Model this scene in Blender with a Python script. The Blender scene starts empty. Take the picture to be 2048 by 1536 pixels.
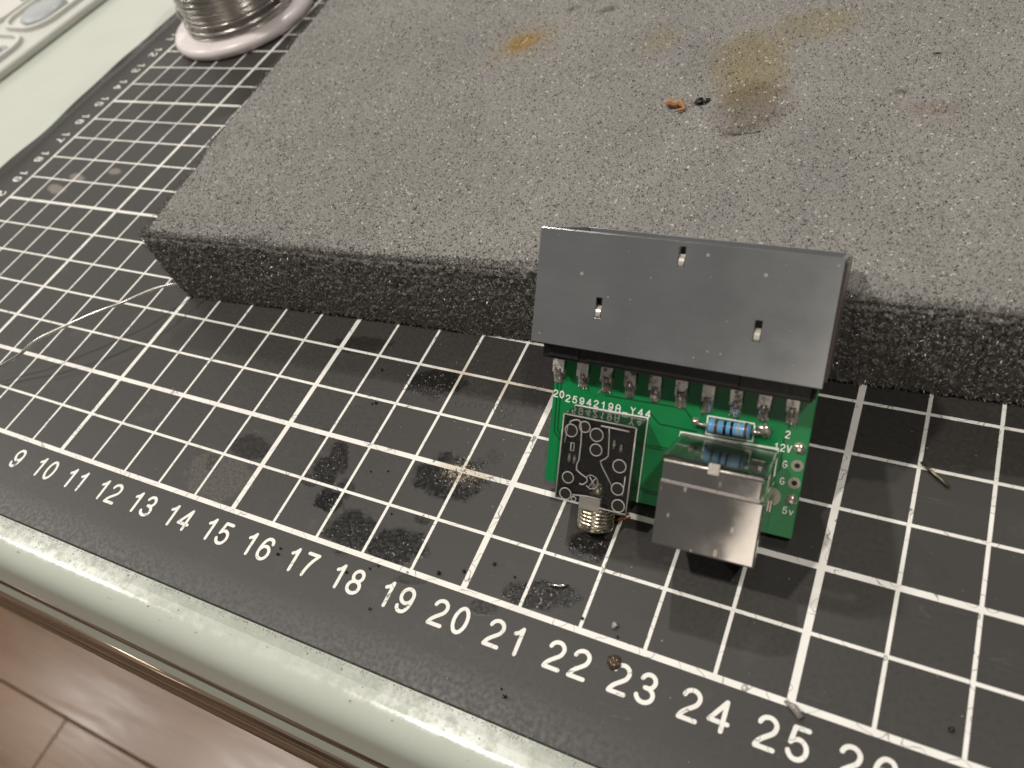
import bpy, bmesh, math, random
import numpy as np
from mathutils import Matrix, Vector

# ------------------------------------------------------------------ camera, world, lamps
S = 0.01                                    # the script counts in centimetres, Blender in metres
C = bpy.context.scene.collection
sc = bpy.context.scene
R = random.Random(7)
rng = np.random.default_rng(7)

CAM = (25.40382334, -3.18708392, 11.14373223)
ROT = ((0.88407264, 0.39838459, -0.24434663),
       (0.18309696, -0.77628824, -0.60320152),
       (-0.42998961, 0.48853484, -0.7592382))
cam = bpy.data.cameras.new('camera')
cam.sensor_width = 36.0
cam.lens = 1560.77 / 2048 * 36.0
cam.clip_start = 0.005
cam.clip_end = 50
cam.dof.use_dof = True
cam.dof.focus_distance = 0.140
cam.dof.aperture_fstop = 27.0
co = bpy.data.objects.new('camera', cam)
C.objects.link(co)
m3 = Matrix((ROT[0], tuple(-v for v in ROT[1]), tuple(-v for v in ROT[2]))).transposed()
co.matrix_world = Matrix.Translation(Vector(CAM) * S) @ m3.to_4x4()
sc.camera = co

w = bpy.data.worlds.new('World')
sc.world = w
w.use_nodes = True
bg = w.node_tree.nodes['Background']
bg.inputs['Color'].default_value = (1.0, 0.93, 0.86, 1)
bg.inputs['Strength'].default_value = 0.052

def lamp(name, loc, power, radius, color=(1.0, 0.945, 0.875)):
    l = bpy.data.lights.new(name, 'AREA')
    l.shape = 'DISK'
    l.size = radius * 2 * S
    l.energy = power
    l.color = color
    o = bpy.data.objects.new(name, l)
    o.location = Vector(loc) * S
    C.objects.link(o)
    return o
# ceiling downlights of the room, found from the shadows and highlights in the photograph
lamp('ceiling_spot', (-34, 113, 151), 10.5, 3.2)
lamp('ceiling_spot', (-40, -18.5, 150), 13.5, 3.2)
lamp('ceiling_spot', (79, -19.5, 150), 9.0, 3.2)
lamp('ceiling_spot', (85, 113, 151), 4.0, 3.2)
lamp('ceiling_spot', (-162, -18, 150), 16.5, 3.2)
lamp('ceiling_spot', (-262, -22, 150), 11.0, 4.0)
# the lit wall of the room behind the photographer, mirrored in the metal parts
l = bpy.data.lights.new('lit_wall', 'AREA')
l.shape = 'RECTANGLE'
l.size = 0.55
l.size_y = 1.65
l.energy = 3.5
l.color = (1.0, 0.88, 0.76)
o = bpy.data.objects.new('lit_wall', l)
o.location = Vector((47, -200, 96)) * S
o.rotation_euler = (math.radians(90), 0, 0)
o.rotation_euler.rotate_axis('Z', math.radians(-14))
C.objects.link(o)

l = bpy.data.lights.new('lit_wall', 'AREA')          # pale wall beyond the far left of the table
l.shape = 'RECTANGLE'
l.size = 3.0
l.size_y = 1.7
l.energy = 14.0
l.color = (1.0, 0.95, 0.88)
o = bpy.data.objects.new('lit_wall', l)
o.location = Vector((-280, 165, 118)) * S
o.rotation_euler = (Vector((0, 0, 5)) - Vector((-280, 165, 118))).to_track_quat('-Z', 'Y').to_euler()
C.objects.link(o)

sc.view_settings.view_transform = 'Standard'
sc.view_settings.look = 'None'
sc.view_settings.exposure = 0.0
sc.view_settings.gamma = 1.0
sc.cycles.max_bounces = 12
sc.cycles.transmission_bounces = 10
sc.cycles.transparent_max_bounces = 12
sc.cycles.sample_clamp_indirect = 4.0
sc.cycles.use_denoising = True

# ------------------------------------------------------------------ materials
def srgb(r, g, b):
    f = lambda c: (c / 255 / 12.92) if c / 255 < 0.04045 else ((c / 255 + 0.055) / 1.055) ** 2.4
    return (f(r), f(g), f(b), 1)

class NT:
    def __init__(s, name, **kw):
        s.m = bpy.data.materials.new(name)
        s.m.use_nodes = True
        s.t = s.m.node_tree
        s.p = s.t.nodes['Principled BSDF']
        s.set(**kw)
    def set(s, base=None, rough=None, metal=None, spec=None, trans=None, ior=None, coat=None, alpha=None, emit=None):
        for k, v in (('Base Color', base), ('Roughness', rough), ('Metallic', metal), ('Specular IOR Level', spec),
                     ('Transmission Weight', trans), ('IOR', ior), ('Coat Weight', coat), ('Alpha', alpha)):
            if v is None: continue
            if hasattr(v, 'is_linked'): s.t.links.new(v, s.p.inputs[k])
            else:
                if k == 'Base Color' and len(v) == 3: v = (*v, 1)
                s.p.inputs[k].default_value = v
        return s
    def n(s, typ, **kw):
        nd = s.t.nodes.new(typ)
        for k, v in kw.items():
            if k in nd.inputs: s.inp(nd, k, v)
            else: setattr(nd, k, v)
        return nd
    def inp(s, nd, k, v):
        if hasattr(v, 'is_linked'): s.t.links.new(v, nd.inputs[k])
        else: nd.inputs[k].default_value = v
    def coord(s):
        if not hasattr(s, '_c'):
            tc = s.n('ShaderNodeTexCoord')
            v = s.n('ShaderNodeVectorMath', operation='SCALE')
            s.t.links.new(tc.outputs['Object'], v.inputs[0])
            v.inputs['Scale'].default_value = 100.0        # centimetres
            s._c = v.outputs[0]
        return s._c
    def noise(s, scale, detail=3.0, rough=0.55, vec=None, dist=0.0, out='Fac'):
        nd = s.n('ShaderNodeTexNoise')
        s.t.links.new(vec or s.coord(), nd.inputs['Vector'])
        nd.inputs['Scale'].default_value = scale
        nd.inputs['Detail'].default_value = detail
        nd.inputs['Roughness'].default_value = rough
        nd.inputs['Distortion'].default_value = dist
        return nd.outputs[out]
    def voro(s, scale, feature='F1', out='Distance', vec=None, rnd=1.0):
        nd = s.n('ShaderNodeTexVoronoi', feature=feature)
        s.t.links.new(vec or s.coord(), nd.inputs['Vector'])
        nd.inputs['Scale'].default_value = scale
        nd.inputs['Randomness'].default_value = rnd
        return nd.outputs[out]
    def math(s, op, a, b=0.0, c=0.0, clamp=False):
        nd = s.n('ShaderNodeMath', operation=op, use_clamp=clamp)
        for i, v in enumerate((a, b, c)):
            if hasattr(v, 'is_linked'): s.t.links.new(v, nd.inputs[i])
            else: nd.inputs[i].default_value = v
        return nd.outputs[0]
    def ramp(s, v, a, b, lo=0.0, hi=1.0, smooth=True):
        nd = s.n('ShaderNodeMapRange', interpolation_type='SMOOTHSTEP' if smooth else 'LINEAR')
        s.t.links.new(v, nd.inputs['Value'])
        for k, x in (('From Min', a), ('From Max', b), ('To Min', lo), ('To Max', hi)): nd.inputs[k].default_value = x
        return nd.outputs['Result']
    def mix(s, f, a, b):
        nd = s.n('ShaderNodeMix', data_type='RGBA')
        for i, v in ((0, f), (6, a), (7, b)):
            if hasattr(v, 'is_linked'): s.t.links.new(v, nd.inputs[i])
            else: nd.inputs[i].default_value = v if not isinstance(v, tuple) or len(v) == 4 else (*v, 1)
        return nd.outputs[2]
    def sep(s, vec=None):
        nd = s.n('ShaderNodeSeparateXYZ')
        s.t.links.new(vec or s.coord(), nd.inputs[0])
        return nd.outputs
    def bump(s, h, strength=0.3, dist=0.01):
        nd = s.n('ShaderNodeBump')
        s.t.links.new(h, nd.inputs['Height'])
        nd.inputs['Strength'].default_value = strength
        nd.inputs['Distance'].default_value = dist * S
        s.t.links.new(nd.outputs[0], s.p.inputs['Normal'])
        return s
    def blob(s, cx, cy, ax, ay, bx, by, n=None, amt=0.35, soft=0.35):
        """mask of a stain: ellipse with half axes a and b (vectors), edge broken up by noise n"""
        x, y = s.sep()[0], s.sep()[1]
        dx = s.math('SUBTRACT', x, cx); dy = s.math('SUBTRACT', y, cy)
        det = ax * by - ay * bx
        u = s.math('ADD', s.math('MULTIPLY', dx, by / det), s.math('MULTIPLY', dy, -bx / det))
        v = s.math('ADD', s.math('MULTIPLY', dx, -ay / det), s.math('MULTIPLY', dy, ax / det))
        d = s.math('SQRT', s.math('ADD', s.math('MULTIPLY', u, u), s.math('MULTIPLY', v, v)))
        if n is not None: d = s.math('ADD', d, s.math('MULTIPLY', s.math('SUBTRACT', n, 0.5), amt * 4))
        return s.ramp(d, 1.0 - soft, 1.0 + soft, 1.0, 0.0)

def plain(name, base, rough=0.4, metal=0.0, var=0.12, scale=6.0, bump=0.0, bscale=40.0, **kw):
    m = NT(name, rough=rough, metal=metal, **kw)
    f = m.noise(scale, 4)
    b = tuple(base[:3])
    m.set(base=m.mix(f, tuple(c * (1 - var) for c in b), tuple(min(1, c * (1 + var)) for c in b)))
    m.set(rough=m.ramp(m.noise(scale * 2.3, 3), 0.25, 0.75, max(0.02, rough * 0.8), min(1, rough * 1.25)))
    if bump: m.bump(m.noise(bscale, 3), bump, 0.02)
    return m.m

# ------------------------------------------------------------------ mesh helpers (centimetres)
class B:
    def __init__(s): s.v = []; s.f = []
    def add(s, vs, fs):
        k = len(s.v); s.v += [tuple(float(c) for c in v) for v in vs]; s.f += [tuple(i + k for i in f) for f in fs]; return s
    def box(s, x0, x1, y0, y1, z0, z1):
        return s.add([(x0,y0,z0),(x1,y0,z0),(x1,y1,z0),(x0,y1,z0),(x0,y0,z1),(x1,y0,z1),(x1,y1,z1),(x0,y1,z1)],
                     [(3,2,1,0),(4,5,6,7),(0,1,5,4),(1,2,6,5),(2,3,7,6),(3,0,4,7)])
    def prism(s, poly, z0, z1):
        n = len(poly)
        a = sum(poly[i][0]*poly[(i+1)%n][1]-poly[(i+1)%n][0]*poly[i][1] for i in range(n))
        if a < 0: poly = poly[::-1]
        return s.add([(x,y,z0) for x,y in poly]+[(x,y,z1) for x,y in poly],
                     [tuple(range(n))[::-1], tuple(range(n,2*n))]+[(i,(i+1)%n,n+(i+1)%n,n+i) for i in range(n)])
    def lathe(s, prof, n=48, c=(0,0,0), caps=True):
        vs=[]; fs=[]; k=len(prof)
        for i in range(n):
            a=2*math.pi*i/n
            vs+=[(c[0]+r*math.cos(a),c[1]+r*math.sin(a),c[2]+z) for r,z in prof]
        for i in range(n):
            j=(i+1)%n
            fs+=[(i*k+q,j*k+q,j*k+q+1,i*k+q+1) for q in range(k-1)]
        if caps:
            fs.append(tuple(i*k+k-1 for i in range(n))); fs.append(tuple(i*k for i in range(n))[::-1])
        return s.add(vs,fs)
    def tube(s, path, r, n=8, closed=False, caps=True):
        P=[Vector(p) for p in path]; m=len(P); vs=[]; fs=[]
        rr = r if isinstance(r,(list,tuple)) else [r]*m
        up=None
        for i in range(m):
            t=(P[(i+1)%m]-P[i-1]) if closed or 0<i<m-1 else (P[1]-P[0] if i==0 else P[-1]-P[-2])
            t.normalize()
            if up is None: up=Vector((0,0,1)) if abs(t.z)<0.9 else Vector((1,0,0))
            a=t.cross(up)
            if a.length<1e-6: a=t.orthogonal()
            a.normalize(); b=a.cross(t).normalized(); up=b
            for q in range(n):
                an=2*math.pi*q/n
                vs.append(P[i]+(a*math.cos(an)+b*math.sin(an))*rr[i])
        for i in range(m if closed else m-1):
            j=(i+1)%m
            for q in range(n):
                fs.append((i*n+q,i*n+(q+1)%n,j*n+(q+1)%n,j*n+q))
        if caps and not closed: fs+= [tuple(range(n))[::-1], tuple(range((m-1)*n,m*n))]
        return s.add(vs,fs)
    def ribbon(s, path, w, z, ends=True, cap=5):
        """flat stroke of width w, round ends"""
        P=[Vector((p[0],p[1])) for p in path]; m=len(P); L=[];Rr=[]
        for i in range(m):
            t=(P[min(i+1,m-1)]-P[max(i-1,0)]).normalized()
            k=1.0
            if 0<i<m-1:
                c=(P[i]-P[i-1]).normalized().dot((P[i+1]-P[i]).normalized()); k=min(1.6,1/max(0.5,math.sqrt(max(0,(1+c)/2))))
            nn=Vector((-t.y,t.x))*w/2*k
            L.append(P[i]+nn); Rr.append(P[i]-nn)
        poly=list(Rr)
        if ends:
            t=(P[-1]-P[-2]).normalized(); a0=math.atan2(-t.x,t.y)   # direction of right normal
            a0=math.atan2((Rr[-1]-P[-1]).y,(Rr[-1]-P[-1]).x)
            poly+=[P[-1]+Vector((math.cos(a0+math.pi*q/cap),math.sin(a0+math.pi*q/cap)))*w/2 for q in range(1,cap)]
        k0=len(poly); 
        vs=[(p.x,p.y,z) for p in Rr]+[(p.x,p.y,z) for p in L]
        fs=[(i,i+1,m+i+1,m+i) for i in range(m-1)]
        s.add(vs,fs)
        if ends:
            for e,(r0,c) in enumerate(((Rr[-1],P[-1]),(L[0],P[0]))):
                a0=math.atan2((r0-c).y,(r0-c).x)
                pts=[(c.x+math.cos(a0+math.pi*q/cap)*w/2,c.y+math.sin(a0+math.pi*q/cap)*w/2,z+.0003*(e+1)) for q in range(cap+1)]
                s.add(pts,[tuple(range(cap+1))])
        return s
    def ring(s, cx, cy, r0, r1, z, n=28):
        vs=[];fs=[]
        for i in range(n):
            a=2*math.pi*i/n; vs+=[(cx+r0*math.cos(a),cy+r0*math.sin(a),z),(cx+r1*math.cos(a),cy+r1*math.sin(a),z)]
        for i in range(n):
            j=(i+1)%n; fs.append((2*i,2*i+1,2*j+1,2*j))
        return s.add(vs,fs)
    def disc(s, cx, cy, r, z, n=24):
        return s.add([(cx+r*math.cos(2*math.pi*i/n),cy+r*math.sin(2*math.pi*i/n),z) for i in range(n)],[tuple(range(n))])
    def torus(s, c, r0, r1, n=28, k=8, sq=1.0):
        vs=[];fs=[]
        for i in range(n):
            a=2*math.pi*i/n
            for q in range(k):
                b=2*math.pi*q/k; rr=r0+r1*math.cos(b)
                vs.append((c[0]+rr*math.cos(a),c[1]+rr*math.sin(a),c[2]+r1*math.sin(b)*sq))
        for i in range(n):
            for q in range(k):
                j=(i+1)%n; p=(q+1)%k; fs.append((i*k+q,j*k+q,j*k+p,i*k+p))
        return s.add(vs,fs)
    def ball(s, c, r, n=12, k=7, sq=1.0, jit=0.0):
        rnd=random.Random(int(abs(c[0])*1000+abs(c[1])*77))
        vs=[(c[0],c[1],c[2]+r*sq)];fs=[]
        for i in range(1,k):
            th=math.pi*i/k
            for q in range(n):
                a=2*math.pi*q/n; f=r*(1+rnd.uniform(-jit,jit))
                vs.append((c[0]+f*math.sin(th)*math.cos(a),c[1]+f*math.sin(th)*math.sin(a),c[2]+f*math.cos(th)*sq))
        vs.append((c[0],c[1],c[2]-r*sq)); e=len(vs)-1
        for q in range(n):
            fs.append((0,1+q,1+(q+1)%n)); fs.append((e,1+(k-2)*n+(q+1)%n,1+(k-2)*n+q))
            for i in range(k-2): fs.append((1+i*n+q,1+(i+1)*n+q,1+(i+1)*n+(q+1)%n,1+i*n+(q+1)%n))
        return s.add(vs,fs)

def obj(name, b, mat, parent=None, bevel=0.0, smooth=False, seg=2, scale=1.0, mesh=None):
    if mesh is None:
        mesh=bpy.data.meshes.new(name)
        k=S*scale
        mesh.from_pydata([(x*k,y*k,z*k) for x,y,z in b.v],[],b.f)
        bm=bmesh.new(); bm.from_mesh(mesh)
        if bevel:
            bmesh.ops.remove_doubles(bm,verts=bm.verts,dist=1e-7)
            es=[e for e in bm.edges if len(e.link_faces)==2 and e.calc_face_angle(0)>0.5]
            bmesh.ops.bevel(bm,geom=es,offset=bevel*k,segments=seg,profile=0.6,affect='EDGES',clamp_overlap=True)
        bmesh.ops.recalc_face_normals(bm,faces=bm.faces)
        bm.to_mesh(mesh); bm.free()
        if smooth:
            for p in mesh.polygons: p.use_smooth=True
            if smooth!='all': mesh.set_sharp_from_angle(angle=math.radians(40))
        if mat: mesh.materials.append(mat)
    o=bpy.data.objects.new(name,mesh); C.objects.link(o)
    if parent: o.parent=parent
    return o
def flat_up(o):
    me=o.data
    bm=bmesh.new(); bm.from_mesh(me)
    for f in bm.faces:
        if f.normal.z<0: f.normal_flip()
    bm.to_mesh(me); bm.free(); return o
def tag(o, label, cat, group=None, kind=None):
    if label: o['label']=label
    if cat: o['category']=cat
    if group: o['group']=group
    if kind: o['kind']=kind
    return o
def empty(name, loc, label, cat, group=None, kind=None, M=None):
    o=bpy.data.objects.new(name,None); o.empty_display_size=0.01; C.objects.link(o)
    if M is not None: o.matrix_world=M
    else: o.location=Vector(loc)*S
    return tag(o,label,cat,group,kind)

# ------------------------------------------------------------------ stroke lettering
def arc(cx,cy,rx,ry,a0,a1,n=14):
    return [(cx+rx*math.cos(math.radians(a0+(a1-a0)*i/n)),cy+ry*math.sin(math.radians(a0+(a1-a0)*i/n))) for i in range(n+1)]
def bez(p0,p1,p2,p3,n=10):
    return [tuple((1-t)**3*a+3*(1-t)**2*t*b+3*(1-t)*t*t*c+t**3*d for a,b,c,d in zip(p0,p1,p2,p3)) for t in [i/n for i in range(n+1)]]
GL={
 '0':[arc(.29,.5,.25,.5,90,450,30)],
 '1':[[(.10,.76),(.22,.83),(.33,1.0),(.33,0)]],
 '2':[arc(.29,.74,.245,.26,170,-20,14)+bez((.52,.62),(.44,.42),(.10,.30),(.03,0))[1:]+[(.55,0)]],
 '3':[arc(.28,.755,.22,.245,165,-80,14)+[(.22,.52)],[(.22,.52)]+arc(.27,.26,.265,.26,85,-165,16)],
 '4':[[(.43,0),(.43,1),(.02,.28),(.57,.28)]],
 '5':[[(.51,1),(.13,1),(.07,.5)]+arc(.28,.32,.26,.32,140,-160,18)],
 '6':[arc(.29,.31,.25,.31,90,450,26),bez((.04,.33),(.02,.85),(.20,1.02),(.33,1.0))+bez((.33,1.0),(.45,.99),(.51,.92),(.53,.80))[1:]],
 '7':[[(.04,1),(.54,1)]+bez((.54,1),(.36,.75),(.22,.4),(.20,0))[1:]],
 '8':[arc(.29,.76,.215,.24,90,450,24),arc(.29,.265,.26,.265,90,450,26)],
 '9':[[(.58-x,1-y) for x,y in q] for q in ([arc(.29,.31,.25,.31,90,450,26),bez((.04,.33),(.02,.85),(.20,1.02),(.33,1.0))+bez((.33,1.0),(.45,.99),(.51,.92),(.53,.80))[1:]])],
 'A':[[(.03,0),(.03,.7),(.18,1),(.40,1),(.55,.7),(.55,0)],[(.03,.42),(.55,.42)]],
 'Y':[[(.03,1),(.29,.5),(.55,1)],[(.29,.5),(.29,0)]],
 '_':[[(.0,-.03),(.6,-.03)]],
 'G':[arc(.30,.5,.26,.5,50,300,20)+[(.55,.25),(.55,.48),(.34,.48)]],
 'V':[[(.02,1),(.29,0),(.56,1)]],
 'v':[[(.05,.66),(.29,0),(.53,.66)]],
}
def text(b, s, x, y, h, w=None, stroke=0.13, z=0.0, adv=0.80, rot=0.0, sx=1.0):
    """strokes of string s; x,y = left end of the base line; h = cap height"""
    ca,sa=math.cos(rot),math.sin(rot); pen=0.0
    lay=0
    for i,ch in enumerate(s):
        for st in GL.get(ch,[]):
            pts=[]
            for px,py in st:
                u=(pen+px*sx)*h; v=py*h
                pts.append((x+u*ca-v*sa,y+u*sa+v*ca))
            runs=[[pts[0]]]
            for k in range(1,len(pts)):
                runs[-1].append(pts[k])
                if k<len(pts)-1:
                    d0=(Vector(pts[k])-Vector(pts[k-1])).normalized(); d1=(Vector(pts[k+1])-Vector(pts[k])).normalized()
                    if d0.dot(d1)<.72: runs.append([pts[k]])
            for run in runs:
                b.ribbon(run,stroke*h,z+0.0009*(lay%6)); lay+=1
        pen+=adv*sx
    return pen

# ------------------------------------------------------------------ floor
FZ=-75.0
fm=NT('floor_wood',rough=0.3,spec=.5)
x,y,z_=fm.sep()
cv=fm.n('ShaderNodeMapping'); fm.t.links.new(fm.coord(),cv.inputs['Vector']); cv.inputs['Scale'].default_value=(0.05,0.6,0.6)
g1=fm.noise(1.0,6,0.62,cv.outputs[0],0.6); g2=fm.noise(0.07,3)
rnd=fm.n('ShaderNodeObjectInfo').outputs['Random']
colr=fm.mix(g1,srgb(100,70,44),srgb(152,116,82))
colr=fm.mix(fm.ramp(g2,0.35,0.75,0.0,0.55),colr,srgb(92,70,54))
colr=fm.mix(fm.math('MULTIPLY',rnd,0.25),colr,srgb(120,92,70))
fm.set(base=colr,rough=fm.ramp(g1,0.3,0.7,0.24,0.32)); fm.bump(g1,0.25,0.06)
floor=obj('floor',B().box(-420,260,-220,200,FZ-4,FZ-1.2),plain('floor_base',(0.03,0.02,0.015),0.8))
tag(floor,'brown wood plank floor far below the table edge','floor',kind='structure')
pl_w=19.6
for i,row in enumerate(range(-3,3)):
    y0=-10.2+row*pl_w
    off=[-58.5,-10,-96,-3,-120,-70][(row+3)%6] if row!=-1 else -58.5
    for k in range(-3,3):
        x0=off+k*120
        p=obj('plank',B().box(x0+.06,x0+119.95,y0+.06,y0+pl_w-.05,FZ-1.25,FZ),fm.m,floor,bevel=0.16)

# ------------------------------------------------------------------ table
TZ=-0.3
tm=NT('table_laminate',rough=0.3,spec=0.5)
tn=tm.noise(0.5,4); sp=tm.voro(3.2); spn=tm.voro(3.2,out='Color')
tc=tm.mix(tn,srgb(184,189,178),srgb(194,199,188))
dirt=tm.math('MULTIPLY',tm.ramp(sp,0.03,0.07,1,0),tm.ramp(tm.sep(spn)[0],0.86,0.9))
tc=tm.mix(tm.math('MULTIPLY',dirt,0.6),tc,srgb(120,112,98))
tm.set(base=tc,rough=tm.ramp(tm.noise(5,5,.7),0.3,0.7,0.10,0.26)); tm.bump(tm.noise(1.6,3),0.05,0.03)
prof=[(-1.95,TZ)]+[(-1.95-.56*math.sin(math.radians(a)),TZ-.62+.62*math.cos(math.radians(a))) for a in range(12,77,8)]+[(-2.62,-1.25),(-2.80,-1.75),(-2.98,-2.3),(-3.02,-2.6),(-2.95,-2.85),(-2.8,-2.9),(70,-2.9),(70,TZ)]
tb=B(); n=len(prof); X0,X1=-70,95
tb.add([(X0,y,z) for y,z in prof]+[(X1,y,z) for y,z in prof],[tuple(range(n)),tuple(range(n,2*n))[::-1]]+[(i,(i+1)%n,n+(i+1)%n,n+i) for i in range(n)])
table=empty('table',(0,0,0),'pale grey-white table with a glossy rounded front edge','table')
obj('tabletop',tb,tm.m,table,smooth=True)
trim=NT('polished_trim',rough=.25,metal=.5)
tv=trim.n('ShaderNodeMapping'); trim.t.links.new(trim.coord(),tv.inputs['Vector']); tv.inputs['Scale'].default_value=(.04,1,1.6)
tq=trim.noise(1.6,3,.5,tv.outputs[0],.3); trim.set(base=trim.mix(tq,srgb(112,92,76),srgb(176,156,136)),rough=trim.ramp(tq,.3,.7,.14,.3)); trim.bump(tq,.9,.6)  # brown streaks in the colour stand for the floor's reflection
tp=[(-2.56,-1.20),(-2.68,-1.36),(-2.76,-1.75),(-2.90,-1.85),(-3.0,-2.3),(-3.08,-2.55),(-3.07,-2.85),(-2.9,-2.95),(-2.6,-2.95),(-2.55,-1.2)]
n=len(tp)
obj('edge_trim',B().add([(X0,y,z) for y,z in tp]+[(X1,y,z) for y,z in tp],[tuple(range(n)),tuple(range(n,2*n))[::-1]]+[(i,(i+1)%n,n+(i+1)%n,n+i) for i in range(n)]),trim.m,table,bevel=.05,smooth=True)
for lx,ly in ((-64,2),(88,2),(-64,64),(88,64)):
    obj('leg',B().box(lx-2.5,lx+2.5,ly-2.5,ly+2.5,FZ,-2.5),plain('table_leg_metal',(0.05,0.05,0.05),0.4),table,bevel=0.4)

# ------------------------------------------------------------------ cutting mat
mat_root=empty('cutting_mat',(0,0,0),'worn black cutting mat printed with a white centimetre grid and numbers','cutting mat')
mm=NT('mat_plastic',rough=0.5,spec=0.62)
mm.p.inputs['Sheen Weight'].default_value=.04; mm.p.inputs['Sheen Roughness'].default_value=.45
nz=mm.noise(3.2,5,0.62); nf=mm.noise(14,4,0.6); big=mm.noise(0.35,3)
base=mm.mix(big,srgb(37,35,32),srgb(46,43,39))
rough=mm.ramp(nf,0.3,0.7,0.42,0.56)
lightdust=mm.ramp(mm.noise(1.1,6,0.7),0.55,0.8,0.0,0.30)
base=mm.mix(lightdust,base,srgb(88,83,74))
stains=[ # cx,cy, half-axis a (x,y), half-axis b (x,y), depth; one is a painted shadow
 (14.48,1.29,.42,.12,-.2,.26,.6),(16.5,1.62,.20,.06,-.2,.3,.75),(16.38,1.25,.24,.06,-.2,.28,.8),(16.22,1.0,.22,.05,-.08,.12,.5),
 (16.8,.72,.26,.08,-.14,.22,1.0),(17.0,1.05,.17,.05,-.12,.18,.6),(17.60,.32,.48,.14,-.24,.36,.85),(18.53,.32,.55,.18,-.18,.31,.9),
 (18.88,1.83,.66,.17,-.22,.44,1.0),(21.23,.32,.58,.19,-.1,.22,1.0),(17.58,3.63,.6,.14,-.17,.31,.75),(21.69,1.29,.34,.1,-.1,.25,.9),  # last one paints the shadow under the jack barrel onto the mat
 (18.73,.91,.14,.04,-.05,.1,.6),(15.41,4.17,.7,.15,-.12,.2,.5),(19.26,2.21,.13,.03,-.07,.13,.45),(19.47,2.44,.15,.04,-.07,.15,.45),
 (20.44,-.15,.2,.06,-.06,.12,.6),(19.07,-.12,.3,.09,-.05,.09,.45),(13.9,.75,.15,.05,-.12,.2,.55),(15.9,1.98,.1,.03,-.06,.1,.4),(15.2,-.55,.12,.03,-.06,.1,.5)]
tot=None
for a in stains:
    k=mm.math('MULTIPLY',mm.blob(*a[:6],n=nz,amt=.34,soft=.2),a[6])
    tot=k if tot is None else mm.math('MAXIMUM',tot,k)
base=mm.mix(mm.math('MULTIPLY',tot,mm.ramp(nf,.2,.6,.75,1.0)),base,srgb(14,13,11))
rough=mm.math('SUBTRACT',rough,mm.math('MULTIPLY',tot,0.27))
# rough scraped patches and the burnt flux spot
patch=mm.blob(14.24,.57,.72,.2,-.4,.46,n=nz,amt=.28,soft=.12)
base=mm.mix(mm.math('MULTIPLY',patch,mm.ramp(mm.noise(17,4,.7),.38,.66,.0,.62)),base,srgb(92,82,71))
rim=mm.math('MULTIPLY',mm.ramp(mm.math('ABSOLUTE',mm.math('SUBTRACT',patch,.45)),.1,.35,.6,0.0),0.8)
base=mm.mix(rim,base,srgb(26,22,18))
burn=mm.blob(19.03,1.93,.30,.08,-.10,.18,n=nz,amt=.4,soft=.5)
base=mm.mix(mm.math('MULTIPLY',burn,mm.ramp(mm.noise(22,3),.4,.65,.2,.95)),base,srgb(84,66,42))
for a in ((1.66,7.57,.36,.03,-.26,.2),(2.07,8.16,.3,.03,-.22,.16),(3.39,8.59,.28,.03,-.13,.13)):
    base=mm.mix(mm.math('MULTIPLY',mm.blob(*a,n=nz,amt=.3,soft=.3),.4),base,srgb(170,160,150))
hb=mm.math('ADD',mm.math('MULTIPLY',nf,.07),mm.math('MULTIPLY',mm.math('MAXIMUM',mm.math('MAXIMUM',tot,burn),patch),mm.noise(26,3,.7)))
# knife scratches: thin pale lines
sv=mm.n('ShaderNodeMapping'); mm.t.links.new(mm.coord(),sv.inputs['Vector']); sv.inputs['Rotation'].default_value=(0,0,.5); sv.inputs['Scale'].default_value=(.25,3.0,1)
scr=mm.ramp(mm.math('ABSOLUTE',mm.math('SUBTRACT',mm.noise(1.2,2,.5,sv.outputs[0],.4),.5)),.0,.004,1,0)
scr=mm.math('MULTIPLY',scr,mm.ramp(mm.noise(.9,2),.56,.66))
base=mm.mix(mm.math('MULTIPLY',scr,.22),base,srgb(120,114,106))
mm.set(base=base,rough=rough); mm.bump(hb,0.32,0.02)

# sheet: flat top, rounded rim, its left edge curling up unevenly
def lip(y):   # height of the curl at the left edge
    return .13+.02*math.sin(y*.9+1.2)+.012*math.sin(y*2.3+.4)
def crease(y): return -1.24-.03*math.sin(y*1.05+.6)-.03*math.sin(y*.37+2.0)
nx_in=[0,1.2,3,10,20,30,40,46.5]
ys=[-1.58]+list(np.linspace(-1.2,30,150))
vs=[];fs=[];cols=0
for j,yy in enumerate(ys):
    c=crease(yy); e=c-.36-.02*math.sin(yy*1.7); h=lip(yy)
    row=[(c-.38,yy,-.26),(e-.04,yy,h*.35-.06),(e,yy,h),(e+.08,yy,h+.015),(c-.16,yy,h*.55),(c-.05,yy,h*.16),(c+.06,yy,.01),(c+.25,yy,0)]+[(xx,yy,0) for xx in nx_in]+[(46.55,yy,-.05),(46.55,yy,-.29)]
    if j==0: row=[(a,b-.03,min(cz,-.03)) for a,b,cz in row]
    cols=len(row); vs+=row
front=[(vx,-1.615-.012*math.sin(vx*3.1),-.29) for vx,_,_ in vs[:cols]]
for j in range(len(ys)-1):
    for i in range(cols-1): fs.append((j*cols+i,j*cols+i+1,(j+1)*cols+i+1,(j+1)*cols+i))
k=len(vs); vs+=front
fs+=[(k+i,k+i+1,i+1,i) for i in range(cols-1)]
sheet=obj('sheet',B().add(vs,fs),mm.m,mat_root,smooth=True)
sheet.data.materials.append(plain('mat_edge_shade',srgb(26,25,23)[:3],.7,var=.3,scale=12))  # front edge in a darker colour that paints in its shade
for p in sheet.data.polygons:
    if p.normal.y<-.6 and p.center.y<-1.57*S: p.material_index=1

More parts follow.
